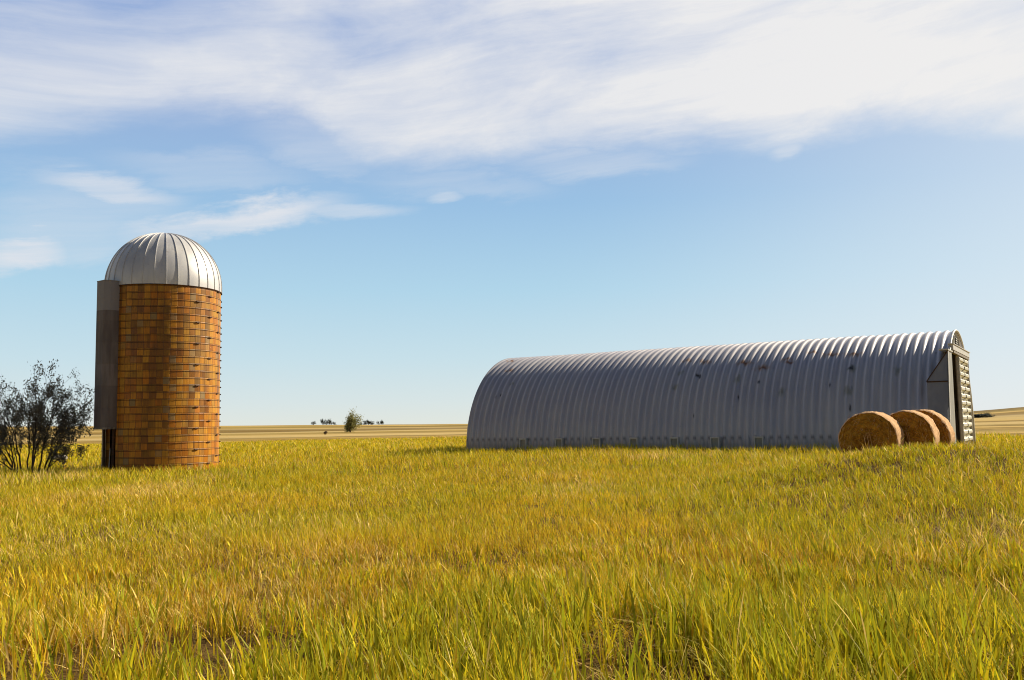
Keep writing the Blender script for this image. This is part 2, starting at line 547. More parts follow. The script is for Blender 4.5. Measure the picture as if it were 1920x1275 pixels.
# dome: gores with standing seams
def dome():
    ng = 32; sub = 6; nr = 26
    V = []; Fc = []
    R0 = SR + .035
    prof = []                                # radius, height
    prof.append((R0, -.16)); prof.append((R0, -.02))
    for j in range(nr + 1):
        t = (math.pi / 2) * j / nr
        prof.append((R0 * math.cos(t) ** .93 if j < nr else 0.02, dome_h * math.sin(t)))
    na = ng * sub
    for (r, z) in prof:
        for q in range(na):
            a = 2 * math.pi * (q + .5) / na
            w = q % sub
            # each gore is nearly flat across, the seam stands up
            af = ((w + .5) / sub - .5) * 2 * math.pi / ng
            rr = r - (.006 * math.cos(af * ng / 2) if r > .3 else 0)
            V.append(pol(a, rr, z + top_z))
    for j in range(len(prof) - 1):
        for q in range(na):
            q2 = (q + 1) % na
            Fc.append((j * na + q, j * na + q2, (j + 1) * na + q2, (j + 1) * na + q))
    Fc.append(tuple((len(prof) - 1) * na + q for q in range(na)))
    for g in range(ng):                      # seams
        a = 2 * math.pi * g / ng + .002
        n0 = len(V); m_ = 0
        for (r, z) in prof[:-1]:
            if r < .25: break
            d = .010 / r
            for (da, dr) in ((-d, -.01), (-d, .026), (d, .026), (d, -.01)):
                V.append(pol(a + da, r + dr * (r / R0) ** .2, z + top_z + dr * (z / dome_h if z > 0 else 0)))
            m_ += 1
        for j in range(m_ - 1):
            for (u, w) in ((0, 1), (1, 2), (2, 3)):
                Fc.append((n0 + j * 4 + u, n0 + j * 4 + w, n0 + (j + 1) * 4 + w, n0 + (j + 1) * 4 + u))
        Fc.append((n0, n0 + 1, n0 + 2, n0 + 3))
    d = mesh_obj('dome', V, Fc, M_DOME, silo, False)
    nd = na * (len(prof) - 1)
    for p_ in d.data.polygons:
        if p_.index < nd: p_.use_smooth = True
    return d
dm = dome()
mb = MB()
cap = [pol(2 * math.pi * q / 20, .22, top_z + dome_h - .02) for q in range(20)]
mb.poly_slab(cap, (0, 0, .05)); mb.build('dome_cap', M_DOME, dm)
# eave band
mb = MB()
mb.tube([pol(2 * math.pi * q / 96, SR + .02, top_z - .17) for q in range(97)], .022, 6, False)
mb.build('eave_rod', M_HOOP, silo, True)

# chute: half octagon sheet shaft up the side, open below
def chute():
    ca, sa = math.cos(CHA), math.sin(CHA)
    prof = [(-.46, SR - .05), (-.46, SR + .36), (-.27, SR + .56), (.27, SR + .56), (.46, SR + .36), (.46, SR - .05)]
    V = []; Fc = []
    zb, zt = 1.86, top_z - .02
    zs = list(np.linspace(zb, zt, 9))
    th = .03
    for k_ in (0, 1):
        for z in zs:
            for (u, v) in prof:
                s_ = 1 - k_ * .06
                v2 = v - k_ * th if v > SR else v
                u2 = u * s_
                V.append((ca * v2 - sa * u2, sa * v2 + ca * u2, z))
    n = len(prof); nz = len(zs); o = n * nz
    for L in (0, 1):
        for j in range(nz - 1):
            for q in range(n - 1):
                f = (L * o + j * n + q, L * o + j * n + q + 1, L * o + (j + 1) * n + q + 1, L * o + (j + 1) * n + q)
                Fc.append(f if L == 0 else f[::-1])
    for j in (0, nz - 1):
        for q in range(n - 1):
            Fc.append((j * n + q, j * n + q + 1, o + j * n + q + 1, o + j * n + q))
    ch = mesh_obj('chute', V, Fc, M_CHUTE, silo)
    lid = MB()
    pr2 = [(u * 1.03, v + .01 if v > SR else v) for (u, v) in prof]
    lid.poly_slab([(ca * v - sa * u, sa * v + ca * u, zt + .003) for (u, v) in pr2], (0, 0, .035))
    lid.build('lid', M_CHUTE, ch)
    # bottom band
    bb = MB()
    for q in range(n - 1):
        (u0, v0), (u1, v1) = prof[q], prof[q + 1]
        g = .012
        P = [(u0 * 1.02, v0 + (g if v0 > SR else 0), zb - .01), (u1 * 1.02, v1 + (g if v1 > SR else 0), zb - .01)]
        pts = [(ca * v - sa * u, sa * v + ca * u, z) for (u, v, z) in P]
        pts += [(pts[1][0], pts[1][1], zb + .07), (pts[0][0], pts[0][1], zb + .07)]
        nx = ca * .01; ny = sa * .01
        bb.poly_slab(pts, (nx, ny, 0))
    bb.build('bottom_band', M_WOOD, ch)
    # timber jambs and a loose board in the opening below
    jb = MB()
    for u in (-.36, .36):
        q = [(SR + .01, u - .05), (SR + .07, u - .05), (SR + .07, u + .05), (SR + .01, u + .05)]
        jb.poly_slab([(ca * v - sa * w, sa * v + ca * w, -.1) for (v, w) in q], (0, 0, 2.06))
    jb.build('door_jamb', M_HOOP, silo)
    lb = MB()
    lb.tube([(ca * (SR + .12) - sa * .20, sa * (SR + .12) + ca * .20, -.1), (ca * (SR + .03) - sa * .12, sa * (SR + .03) + ca * .12, 1.05)], .02, 4)
    lb.build('loose_board', M_CONC, silo)
chute()

# ------------------------------------------------------------------ barn
YR = 46.0
apx = at(1793, 619, YR); apl = at(965, 674, YR * 1.304)
axis = Vector((apl.x - apx.x, apl.y - apx.y, 0)); L = axis.length; axis.normalize()
BZ = .12
BR = (apx.z + apl.z) / 2 - BZ
print('barn L', L, 'R', BR, 'apex', apx.z, apl.z, 'silo', SX, SY, SZ, top_z, dome_h)
barn = empty('barn', (apx.x, apx.y, BZ), math.atan2(axis.y, axis.x))
barn.scale = (1, .97, 1)
tag(barn, 'long arched barn of pale corrugated steel with rust spots', 'barn')
NRIB = 66
PITCH = L / NRIB
AMP = .046
def rib(x):
    p = (x / PITCH) % 1.0
    c = np.cos(2 * np.pi * p)
    return AMP * np.sign(c) * np.abs(c) ** .8
def spot(px, py):
    """where a ray through a mark of the photograph meets the arch, in barn coordinates"""
    M = barn_inv
    o = M @ Vector((0, 0, EYE)); q = M @ at(px, py, 50.0); d = (q - o).normalized()
    a = d.y ** 2 + d.z ** 2; b_ = 2 * (o.y * d.y + o.z * d.z); c = o.y ** 2 + o.z ** 2 - BR ** 2
    t = (-b_ - math.sqrt(max(b_ * b_ - 4 * a * c, 0))) / (2 * a)
    p = o + d * t
    return p.x, math.atan2(p.z, p.y) * BR
barn_inv = (Matrix.Translation(barn.location) @ Matrix.Rotation(barn.rotation_euler.z, 4, 'Z') @ Matrix.Diagonal((1, .97, 1, 1))).inverted()

RUST = [(1322, 679, .30, .13), (1397, 680, .34, .14), (1430, 690, .32, .14), (1561, 664, .34, .15), (1602, 664, .28, .12), (1476, 674, .22, .1),
        (1480, 680, .2, .1), (1288, 676, .2, .1), (1525, 660, .2, .1), (958, 677, .3, .12), (955, 695, .25, .1)]
HOLE = [(1308, 703, .13, .10), (1313, 706, .09, .16), (1422, 718, .14, .12), (1556, 724, .06, .20), (1597, 724, .07, .10), (1594, 764, .06, .16),
        (1384, 746, .05, .13), (1301, 779, .05, .09), (1596, 689, .16, .16), (1753, 694, .10, .07), (930, 743, .12, .09), (938, 741, .09, .12),
        (918, 747, .06, .07), (1467, 734, .08, .08), (1244, 717, .05, .06), (1298, 734, .05, .05)]
MOSS = [(1275, 699, .30, .22), (1266, 726, .22, .3), (1383, 711, .28, .3), (1597, 690, .30, .3), (1465, 735, .25, .3), (1683, 694, .2, .3), (1590, 733, .3, .3), (960, 720, .2, .2)]
def arch_shell(name, rad, parent, x0, x1, colour=True, per=12, nphi=110):
    nx = int((x1 - x0) / PITCH * per) + 1
    xs = np.linspace(x0, x1, nx)
    ph = np.linspace(0, np.pi, nphi)
    X, P = np.meshgrid(xs, ph, indexing='ij')
    # the sheets are not perfectly true
    wob = (vnoise(X, P * BR, 2.3, 4) - .5) * .035 * np.sin(P)
    rr = rad + rib(X) + wob
    V = np.stack([X, rr * np.cos(P), rr * np.sin(P)], -1).reshape(-1, 3)
    V[:, 2] = np.where(np.sin(P).ravel() < 1e-6, -.35, V[:, 2])
    ii = np.arange(nx - 1)[:, None]; kk = np.arange(nphi - 1)[None, :]
    q = np.stack([ii * nphi + kk, (ii + 1) * nphi + kk, (ii + 1) * nphi + kk + 1, ii * nphi + kk + 1], -1).reshape(-1, 4)
    if rad < BR - .01: q = q[:, ::-1]
    col = np.ones((len(V), 3))
    if colour:
        sx = X.ravel(); sp_ = (P * BR).ravel()
        nz = vnoise(sx * 9, sp_ * 9, 1., 6)
        def blot(lst, c, k=1.0):
            for (px, py, a, b_) in lst:
                x_, p_ = spot(px, py)
                d = np.sqrt(((sx - x_) / a) ** 2 + ((sp_ - p_) / (b_ * 1.25)) ** 2) + (nz - .5) * .9
                w = (1 - smooth(.55, 1.15, d))[:, None] * k
                col[:] = col * (1 - w) + np.array(c) * w
        blot([(a, b, c * .8, d * .7) for (a, b, c, d) in MOSS], (.60, .60, .42), .7)
        blot([(a, b, c * 1.5, d * 1.3) for (a, b, c, d) in RUST], (.85, .58, .36), .8)
        blot([(a, b, c * .7, d * .7) for (a, b, c, d) in RUST], (.42, .17, .06), .95)
        blot([(a, b, c * .75, d * .75) for (a, b, c, d) in HOLE], (.05, .05, .05), 1.)
        # bolt slots along the foot, one to each rib
        pr = (sx / PITCH + .5) % 1.0
        m_ = (np.abs(sp_ - .62) < .07) & (np.abs(pr - .5) < .22) & (vnoise(sx, sx * 0, PITCH, 8) > .22)
        col[m_] *= np.array([.45, .45, .45])
        g = (1 - smooth(.30, .75, sp_))[:, None] * (.25 + .35 * vnoise(sx, sp_, .8, 5))[:, None]
        col[:] = col * (1 - g) + np.array([.55, .47, .38]) * g
    return np_mesh(name, V, q.ravel(), np.full(len(q), 4), M_BARN, col, parent)
shell = arch_shell('arched_shell', BR, barn, 0, L)
arch_shell('inner_lining', BR - .05, shell, .02, L - .02, False, 6, 40)

def arch_pts(rad, z0, n=40):
    a0 = math.asin(z0 / rad)
    return [(rad * math.cos(a0 + (math.pi - 2 * a0) * q / n), rad * math.sin(a0 + (math.pi - 2 * a0) * q / n)) for q in range(n + 1)]
zH = .835 * BR                                # underside of the gable
# gable above the door track
mb = MB(); rg = BR - .10
mb.poly_slab([(.10, y, z) for (y, z) in arch_pts(rg, zH)], (.05, 0, 0))
gab = mb.build('gable', M_SHEET, barn)
# louvre in the gable
lv = MB()
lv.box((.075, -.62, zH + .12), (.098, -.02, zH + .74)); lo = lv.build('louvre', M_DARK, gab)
for q in range(5):
    s_ = MB(); z = zH + .17 + q * .115
    s_.poly_slab([(.072, -.60, z), (.072, -.04, z), (.03, -.04, z - .05), (.03, -.60, z - .05)], (0, 0, .02))
    s_.build('slat', M_SHEET, lo)
# seams on the gable
for y in (-1.6, -1.1, .55, 1.1, 1.65):
    s_ = MB(); zt = math.sqrt(rg * rg - y * y) - .04
    s_.box((.07, y - .03, zH + .01), (.098, y + .03, zt)); s_.build('batten', M_SHEET, gab)
# far end wall
mb = MB(); mb.poly_slab([(L - .12, y, z) for (y, z) in arch_pts(rg, .01)], (-.05, 0, 0)); mb.build('far_end_wall', M_SHEET, barn)
# edge trim round the mouth of the arch
mb = MB(); mb.tube([(-.01, y, z) for (y, z) in arch_pts(BR + .02, .02, 60)], .055, 6); mb.build('arch_rim', M_TRIM, barn, True)
# lower end wall at both sides of the doorway
ylo = -.17 * BR
mb = MB()
pts = [(y, z) for (y, z) in arch_pts(rg, .02, 60) if z < zH and y < 0]
pts = [(-.62 * BR, zH - .02)] + pts + [(-.62 * BR, 0.0)]
mb.poly_slab([(.10, y, z) for (y, z) in pts][::-1], (.05, 0, 0)); mb.build('end_wall', M_SHEET, barn)
# track beam over the doors
mb = MB(); mb.box((-.14, -.76 * BR, zH - .17), (.09, .56 * BR, zH + .09)); tb = mb.build('track_beam', M_TRIM, barn)
mb = MB(); mb.box((-.18, -.79 * BR, zH + .093), (.07, .58 * BR, zH + .13)); mb.build('flashing', M_TRIM, tb)
mb = MB(); mb.box((-.12, -.77 * BR, zH - .30), (.03, .5 * BR, zH - .173)); mb.build('track', M_WOOD, tb)

# sliding door leaf of two columns of deep ribbed sheet
def door_leaf():
    root_y0, root_y1 = .08 * BR, -.74 * BR
    zt = zH - .31
    d = MB(); d.box((.05, root_y1, .12), (.09, root_y0, zt)); leaf = d.build('sliding_door', M_WOOD, barn)
    rows = 12; rh = (zt - .15) / rows
    ymid = (root_y0 + root_y1) / 2
    for c, (ya, yb) in enumerate(((root_y0 - .25, ymid + .22), (ymid - .18, root_y1 + .30))):
        V = []; Fc = []
        prof = []
        for q in range(rows):
            z0 = .15 + q * rh
            for (f_, dx) in ((0.0, 0.), (.20, .005), (.32, .10), (.44, .14), (.76, .14), (.86, .11), (.93, .01)):
                prof.append((z0 + f_ * rh, dx))
        prof.append((.15 + rows * rh, 0.))
        for y in (ya, yb):
            for (z, dx) in prof: V.append((.047 - dx, y, z))
        n = len(prof)
        for j in range(n - 1): Fc.append((j, j + 1, n + j + 1, n + j))
        Fc = [f for f in Fc]
        mesh_obj('ribbed_sheet', V, Fc, M_DOOR, leaf)
    for y in (root_y0, root_y1 + .08):
        s_ = MB(); s_.box((-.09, y - .08, .10), (.049, y, zt + .02)); s_.build('stile', M_TRIM, leaf)
door_leaf()

# boxed side wall that carries the front end of the door track
yb0, yt0 = 1.04 * BR, .84 * BR
zA, zC = .54 * BR, .785 * BR
xe = -.05
def yw(z): return yb0 + (yt0 - yb0) * z / zC
mb = MB()
mb.poly_slab([(.85, yw(-.3), -.3), (.85, yw(zA), zA), (xe, yw(zC), zC), (xe, yw(-.3), -.3)], (0, -.04, 0))
sd = mb.build('side_wall', M_SIDE, barn)
mb = MB(); mb.box((xe + .02, yw(zA) + .002, zA - .03), (.85, yw(zA) + .03, zA + .03)); mb.build('seam', M_HOOP, sd)
mb = MB(); mb.poly_slab([(.87, yw(zA) + .03, zA - .02), (xe - .03, yw(zC) + .03, zC - .02), (xe - .03, yw(zC) + .03, zC + .05), (.87, yw(zA) + .03, zA + .05)], (0, -.07, 0)); mb.build('edge_strip', M_HOOP, sd)
mb = MB()
mb.poly_slab([(.85, yw(zA) - .041, zA), (xe, yw(zC) - .041, zC), (xe, .58 * BR, zC), (.85, .82 * BR, zA)], (0, 0, -.03)); mb.build('lid', M_SIDE, sd)
# its end board, the corner post and the dark inner jamb
mb = MB()
mb.poly_slab([(xe - .004, yw(-.2), -.2), (xe - .004, yw(zC), zC), (xe - .004, yw(zC) - 1.7, zC - .0), (xe - .004, yw(-.2) - 2.5, -.2)][::-1], (.04, 0, 0)); eb = mb.build('end_board', M_SHEET, barn)
mb = MB()
mb.poly_slab([(xe - .03, yw(-.2) + .02, -.2), (xe - .03, yw(zC) + .02, zC), (xe - .03, yw(zC) - .22, zC), (xe - .03, yw(-.2) - .22, -.2)][::-1], (.024, 0, 0)); mb.build('corner_post', M_TRIM, eb)
mb = MB(); mb.box((xe - .05, yw(zC) - 1.75, zC + .003), (xe + .35, yw(zC) + .10, zC + .07)); mb.build('cap_board', M_TRIM, eb)
mb = MB(); mb.box((xe + .04, yw(0) - 2.60, -.2), (.9, yw(0) - 2.52, zC)); mb.build('inner_jamb', M_WOOD, barn)

# pale duct mouths let into the foot of the long wall
for (px, py) in ((983, 826), (1050, 826), (1120, 825), (1190, 824), (1266, 823), (1342, 821), (1424, 819)):
    x_, p_ = spot(px, py + 4)
    w = .24; y0 = BR + .10
    mb = MB()
    mb.box((x_ - w, y0 - .16, -.2), (x_ - w + .06, y0 + .06, .74)); mb.box((x_ + w - .06, y0 - .16, -.2), (x_ + w, y0 + .06, .74))
    mb.box((x_ - w + .063, y0 - .16, .66), (x_ + w - .063, y0 + .06, .74))
    dv = mb.build('floor_vent', M_TRIM, barn)
    mb = MB(); mb.box((x_ - w + .063, y0 - .15, -.2), (x_ + w - .063, y0 - .02, .657)); mb.build('vent_hatch', M_SHEET, dv)

# ------------------------------------------------------------------ hay bales
BL = 1.12
bax = math.atan2(.84, .54)
a_ = Vector((math.cos(bax), math.sin(bax), 0)); l_ = Vector((a_.y, -a_.x, 0))
def bale(px, topy, Y, label, k):
    top = at(px, topy, Y)
    BD = (1.70, 1.67, 1.71)[k - 1]
    r = BD / 2
    root = empty('hay_bale', (top.x + a_.x * BL / 2, top.y + a_.y * BL / 2, top.z - r), bax)
    tag(root, label, 'hay bale', 'round hay bales beside the barn')
    rs = np.random.default_rng(40 + k)
    n = 72; V = []; Fc = []
    def rad(q, x):
        a = 2 * math.pi * q / n
        sag = 1 - .035 * max(0, -math.sin(a)) + .012 * math.sin(3 * a + k) + .006 * math.sin(7 * a + 2 * k)
        return r * sag
    xs = [-BL / 2 + .02, -BL / 2 + .05] + list(np.linspace(-BL / 2 + .12, BL / 2 - .12, 8)) + [BL / 2 - .05, BL / 2 - .02]
    jit = rs.normal(0, .010, (len(xs), n))
    for i_, x in enumerate(xs):
        e = (.035 if i_ in (0, len(xs) - 1) else .010 if i_ in (1, len(xs) - 2) else 0)
        for q in range(n):
            a = 2 * math.pi * q / n; rr = rad(q, x) - e + jit[i_, q]
            V.append((x, rr * math.cos(a), rr * math.sin(a)))
    for i_ in range(len(xs) - 1):
        for q in range(n):
            q2 = (q + 1) % n
            Fc.append((i_ * n + q, i_ * n + q2, (i_ + 1) * n + q2, (i_ + 1) * n + q))
    mesh_obj('wrapped_side', V, Fc, M_BALE_WRAP, root, True)
    for sgn in (-1, 1):
        V = []; Fc = []; nr = 20
        for j in range(nr + 1):
            t = j / nr
            for q in range(n):
                a = 2 * math.pi * q / n; rr = (rad(q, 0) - .025) * t
                dx = .055 * t ** 5 - .02 * (1 - t) ** 2 + rs.normal(0, .012) * (t < .97)
                V.append((sgn * (BL / 2 + .01 - dx), rr * math.cos(a), rr * math.sin(a)))
        for j in range(nr):
            for q in range(n):
                q2 = (q + 1) % n
                f = (j * n + q, (j + 1) * n + q, (j + 1) * n + q2, j * n + q2)
                Fc.append(f if sgn > 0 else f[::-1])
        e = mesh_obj('straw_end', V, Fc, M_BALE_END, root, False)
        if sgn < 0:
            # loose stalks that stick out of the face and hang from the rim
            sb = MB()
            for q in range(240):
                a = rs.uniform(0, 2 * math.pi); rr = r * math.sqrt(rs.uniform(.02, .98))
                p = Vector((-BL / 2 - .0, rr * math.cos(a), rr * math.sin(a)))
                d = Vector((-rs.uniform(.01, .07), rs.normal(0, .06), rs.normal(-.05, .08)))
                sb.tube([p, p + d * .6, p + d + Vector((.0, 0, -.02))], .004, 3, False)
            for q in range(3):
                yy = rs.uniform(-.12, .2)
                db = MB(); db.tube([Vector((-BL / 2 - .02, yy, .18)), Vector((-BL / 2 - .05, yy - .04, -.05)), Vector((-BL / 2 - .03, yy - .07, -.36))], .012, 4, False)
                db.build('dangling_straw', M_BALE_WRAP, e)
            sb.build('loose_stalks', M_BALE_WRAP, e)['kind'] = 'stuff'
    return root
bale(1624, 772, 27.0, 'nearest round hay bale with its whole shaded face in view', 1)
bale(1694, 770, 27.63, 'middle round hay bale half hidden behind the nearest one', 2)
bale(1723, 768.5, 28.6, 'round hay bale closest to the barn doors showing only a sliver', 3)

# ------------------------------------------------------------------ bush, trees
def grow(rs, start, direction, length, rad, depth, out, tips, spread, up=.25, kids=(3, 5), minr=.004, droop=0):
    n = 6
    p = Vector(start); d = Vector(direction).normalized()
    pts = [p.copy()]; rr = [rad]
    for i_ in range(n):
        d = (d + Vector(rs.normal(0, .13, 3)) + Vector((0, 0, up * .18 - droop))).normalized()
        p = p + d * (length / n)
        pts.append(p.copy()); rr.append(max(rad * (1 - .62 * (i_ + 1) / n), minr))
    out.tube(pts, rr, 6 if rad > .03 else 4 if rad > .012 else 3, False)
    if depth == 0:
        for i_ in range(2, n + 1): tips.append((pts[i_], d.copy()))
        return
    if depth == 1:
        for i_ in range(4, n + 1): tips.append((pts[i_], d.copy()))
    for c in range(rs.integers(kids[0], kids[1] + 1)):
        i_ = rs.integers(2, n + 1)
        ax = Vector(rs.normal(0, 1, 3)).normalized()
        nd = (d + ax * spread).normalized()
        grow(rs, pts[i_], nd, length * rs.uniform(.45, .72), rr[i_] * .72, depth - 1, out, tips, spread, up, kids, minr, droop)

def leaves(rs, tips, per, size, spread, keep=None):
    P = np.array([t[0] for t in tips]); n = len(P) * per
    C = np.repeat(P, per, 0) + rs.normal(0, spread, (n, 3))
    if keep is not None:
        C = C[keep(C)]; n = len(C)
    a = rs.normal(0, 1, (n, 3)); a /= np.linalg.norm(a, axis=1)[:, None]
    b = rs.normal(0, 1, (n, 3)); b -= a * (a * b).sum(1)[:, None]; b /= np.linalg.norm(b, axis=1)[:, None]
    s = (size * rs.uniform(.6, 1.35, n))[:, None]
    V = np.stack([C - a * s, C + b * s * .45, C + a * s, C - b * s * .45], 1).reshape(-1, 3)
    return V, np.arange(n * 4), np.full(n, 4)

def bush():
    rs = np.random.default_rng(5)
    Y = 38.4
    c = at(62, 868, Y)
    root = empty('bush', (c.x, c.y, float(height(c.x, c.y)) - .03))
    tag(root, 'dark thin leaved bush of many stems left of the silo', 'bush')
    mb = MB(); tips = []
    # stems: foot x, top x, top z (metres, from the photograph)
    for (x0, x1, z1, y1) in ((-.75, -1.5, 3.1, .3), (-.55, -1.0, 3.5, -.4), (-.15, -.35, 4.0, .2), (.05, .2, 4.45, -.2), (.2, .75, 4.2, .5), (.3, 1.05, 4.2, -.3),
                             (.40, 1.6, 3.1, .2), (.45, 1.75, 2.2, -.3), (.42, 1.75, 1.5, .1), (-.8, -1.9, 2.4, .5), (-.9, -2.3, 2.6, 0), (0, -.5, 3.0, .8),
                             (.1, .5, 3.2, -.8), (-.1, .1, 2.6, .4), (.3, 1.2, 2.8, .8), (-.85, -2.2, 1.5, -.5), (-.7, -1.35, 3.4, .1), (.35, 1.3, 3.5, .1)):
        p0 = Vector((x0, rs.normal(0, .25), -.1)); p1 = Vector((x1, y1, z1 * .62))
        d = p1 - p0
        n = 8; pts = []; rr = []
        r0 = rs.uniform(.025, .048)
        for i_ in range(n + 1):
            t = i_ / n
            q = p0 + Vector((d.x * t ** 1.5, d.y * t ** 1.3, d.z * t)) + Vector(rs.normal(0, .02, 3))
            pts.append(q); rr.append(r0 * (1 - .6 * t))
        mb.tube(pts, rr, 6, False)
        for i_ in range(3, n + 1):
            for c_ in range(1 if i_ < 6 else 2):
                dd = (pts[i_] - pts[i_ - 1]).normalized() + Vector(rs.normal(0, .5, 3)) * .9
                grow(rs, pts[i_], dd, z1 * rs.uniform(.18, .34), rr[i_] * .6, 2, mb, tips, .65, .3, (2, 3), .005)
    root.scale = (.87, .9, 1.05)
    mb.build('stems', M_BUSH_BARK, root, True)
    V, lo, co = leaves(rs, tips, 3, .050, .085)
    np_mesh('foliage', V, lo, co, M_BUSH_LEAF, None, root, False)
bush()

def far_tree(px, py, Y, h, w, label, leaf, seed, name='tree', nleaf=9, group=None, cat='tree'):
    rs = np.random.default_rng(seed)
    c = at(px, py, Y)
    root = empty(name, (c.x, c.y, float(height(c.x, c.y)) - .1))
    tag(root, label, cat, group)
    mb = MB(); tips = []
    forks = 3 if h > 4 else 2
    for f_ in range(forks):
        d = Vector((rs.normal(0, .22), rs.normal(0, .22), 1))
        grow(rs, (rs.normal(0, .06 * h / 6), rs.normal(0, .06), 0), d, h * .45, .022 * h * rs.uniform(.7, 1.1), 2, mb, tips, .55 * w / h * 1.5, .25, (4, 6), .01)
    V, lo, co = leaves(rs, tips, nleaf, h * .022, h * .05)
    # the crown keeps to its height and width
    zmax = np.percentile(V[:, 2], 99); mx_ = np.median(V[:, 0]); sx = np.percentile(np.abs(V[:, 0] - mx_), 96)
    kz = h / zmax; kx = (w / 2) / sx
    lowz = np.percentile(V[:, 2], 2)
    V[:, 2] = (V[:, 2] - lowz * .75) * h / (zmax - lowz * .75); V[:, 0] = (V[:, 0] - mx_) * kx; V[:, 1] *= kx
    mb.v = [((x - mx_ * min(1, z / (.3 * zmax))) * kx, y * kx, z * kz) for (x, y, z) in mb.v]
    mb.build('trunk', M_TREE_BARK, root, True)
    np_mesh('crown', V, lo, co, leaf, None, root, False)
    return root
far_tree(658, 806, 250, 5.6, 3.9, 'lone leafy tree standing in the stubble field far behind the silo', M_TREE_LEAF, 21, nleaf=10)
lab = {
 588: ('small round tree on the skyline, leftmost of all', 3.2, 4.2), 605: ('taller dark tree on the skyline just left of the twin crowns', 5.0, 4.0),
 613: ('left one of two touching dark trees on the skyline', 4.6, 3.6), 619: ('right one of two touching dark trees on the skyline', 4.8, 3.8),
 627: ('very low bush on the skyline left of the lone field tree', 2.4, 3.4), 677: ('low flat bush on the skyline right beside the lone field tree', 2.2, 5.4),
 685: ('dark tree starting the row right of the lone field tree', 3.4, 4.2), 691: ('tallest dark tree in the row right of the lone field tree', 4.2, 4.0), 697: ('dark tree ending the row right of the lone field tree', 3.0, 4.2),
 709: ('small round tree standing alone past the skyline row', 3.2, 3.0), 716: ('small round tree on the skyline, nearest to the barn', 3.8, 3.0)}
for i_, (px, (lb, h, w)) in enumerate(lab.items()):
    far_tree(px, 797, 860, h * 1.15, w * 1.1, lb, M_FAR_LEAF, 60 + i_, nleaf=5, group='trees along the skyline')
far_tree(610, 811, 205, .95, .8, 'small brown shrub in the stubble left of the lone field tree', M_TREE_BARK, 91, 'shrub', 6, None, 'shrub')
for i_, (px, w, lb) in enumerate(((1834, 7.5, 'longer dark hedge bush in the field right of the barn'), (1850, 4.5, 'shorter dark hedge bush in the field right of the barn'))):
    far_tree(px, 783, 330, 1.6, w, lb, M_FAR_LEAF, 101 + i_, 'hedge_bush', 14, 'hedge bushes right of the barn', 'bush')

# pale stone lying in the grass behind the bush
c = at(112, 851, 47)
mb = MB()
rs = np.random.default_rng(3)
V = []; Fc = []
for j in range(7):
    t = math.pi * j / 6
    for q in range(12):
        a = 2 * math.pi * q / 12
        s_ = 1 + rs.normal(0, .07)
        V.append((.40 * math.sin(t) * math.cos(a) * s_, .25 * math.sin(t) * math.sin(a) * s_, .15 * math.cos(t) * s_))
for j in range(6):
    for q in range(12): Fc.append((j * 12 + q, (j + 1) * 12 + q, (j + 1) * 12 + (q + 1) % 12, j * 12 + (q + 1) % 12))
st_ = mesh_obj('stone', V, Fc, M_ROCK, None, False)
st_.location = (c.x, c.y, float(height(c.x, c.y)) + .36)
tag(st_, 'pale stone lying in green grass between bush and silo', 'stone')

# ------------------------------------------------------------------ grass
barn_loc = np.array(barn.location); ba = barn.rotation_euler.z
def clear(x, y, m=0.):
    """True where grass may stand"""
    ok = np.hypot(x - SX, y - SY) > SR + .05
    dx = x - barn_loc[0]; dy = y - barn_loc[1]
    lx = dx * math.cos(ba) + dy * math.sin(ba); ly = -dx * math.sin(ba) + dy * math.cos(ba)
    ok &= ~((lx > -.7) & (lx < L + .05) & (np.abs(ly) < BR * .97 + .12))
    ok &= y < field_edge(x) + (vnoise(x, y, 9., 2) - .5) * 16
    return ok

PAL = np.array([[.52, .43, .010],    # 0 yellow green leaf
                [.27, .29, .012],    # 1 fresh green leaf
                [.64, .44, .020],    # 2 golden
                [.40, .215, .020],   # 3 red brown
                [.78, .57, .19],     # 4 pale straw
                [.14, .075, .02]])   # 5 dead dark
PATCH = [(1090, 930, 190, 34, 'gold'), (430, 918, 160, 18, 'gold'), (90, 1040, 160, 40, 'gold'), (900, 880, 260, 16, 'gold'), (1350, 990, 150, 40, 'red'),
         (1080, 893, 120, 14, 'pale'), (330, 892, 90, 14, 'pale'), (60, 885, 120, 10, 'pale'), (1300, 850, 130, 8, 'pale'),
         (1840, 885, 170, 50, 'red'), (1700, 1000, 160, 40, 'red'), (330, 1015, 110, 26, 'red'), (450, 1060, 130, 30, 'red'), (720, 1060, 110, 26, 'red'), (230, 1130, 170, 40, 'red'), (690, 1000, 80, 24, 'red'),
         (1620, 875, 170, 26, 'green'), (1500, 915, 150, 24, 'green'), (1000, 1090, 260, 50, 'green'), (640, 1180, 300, 60, 'green'), (1500, 1150, 160, 60, 'green'),
         (1850, 1065, 90, 34, 'gap'), (1640, 1225, 80, 50, 'gap'), (1560, 1140, 60, 30, 'gap'), (1090, 1230, 60, 40, 'gap'), (820, 1190, 60, 30, 'gap'), (1740, 930, 70, 22, 'gap'), (1860, 885, 90, 18, 'gap'), (1450, 1060, 60, 22, 'gap'), (520, 1050, 50, 16, 'gap'), (150, 1190, 70, 30, 'gap'), (1300, 1190, 70, 26, 'gap'), (380, 1230, 50, 30, 'gap'), (1880, 960, 70, 24, 'gap')]
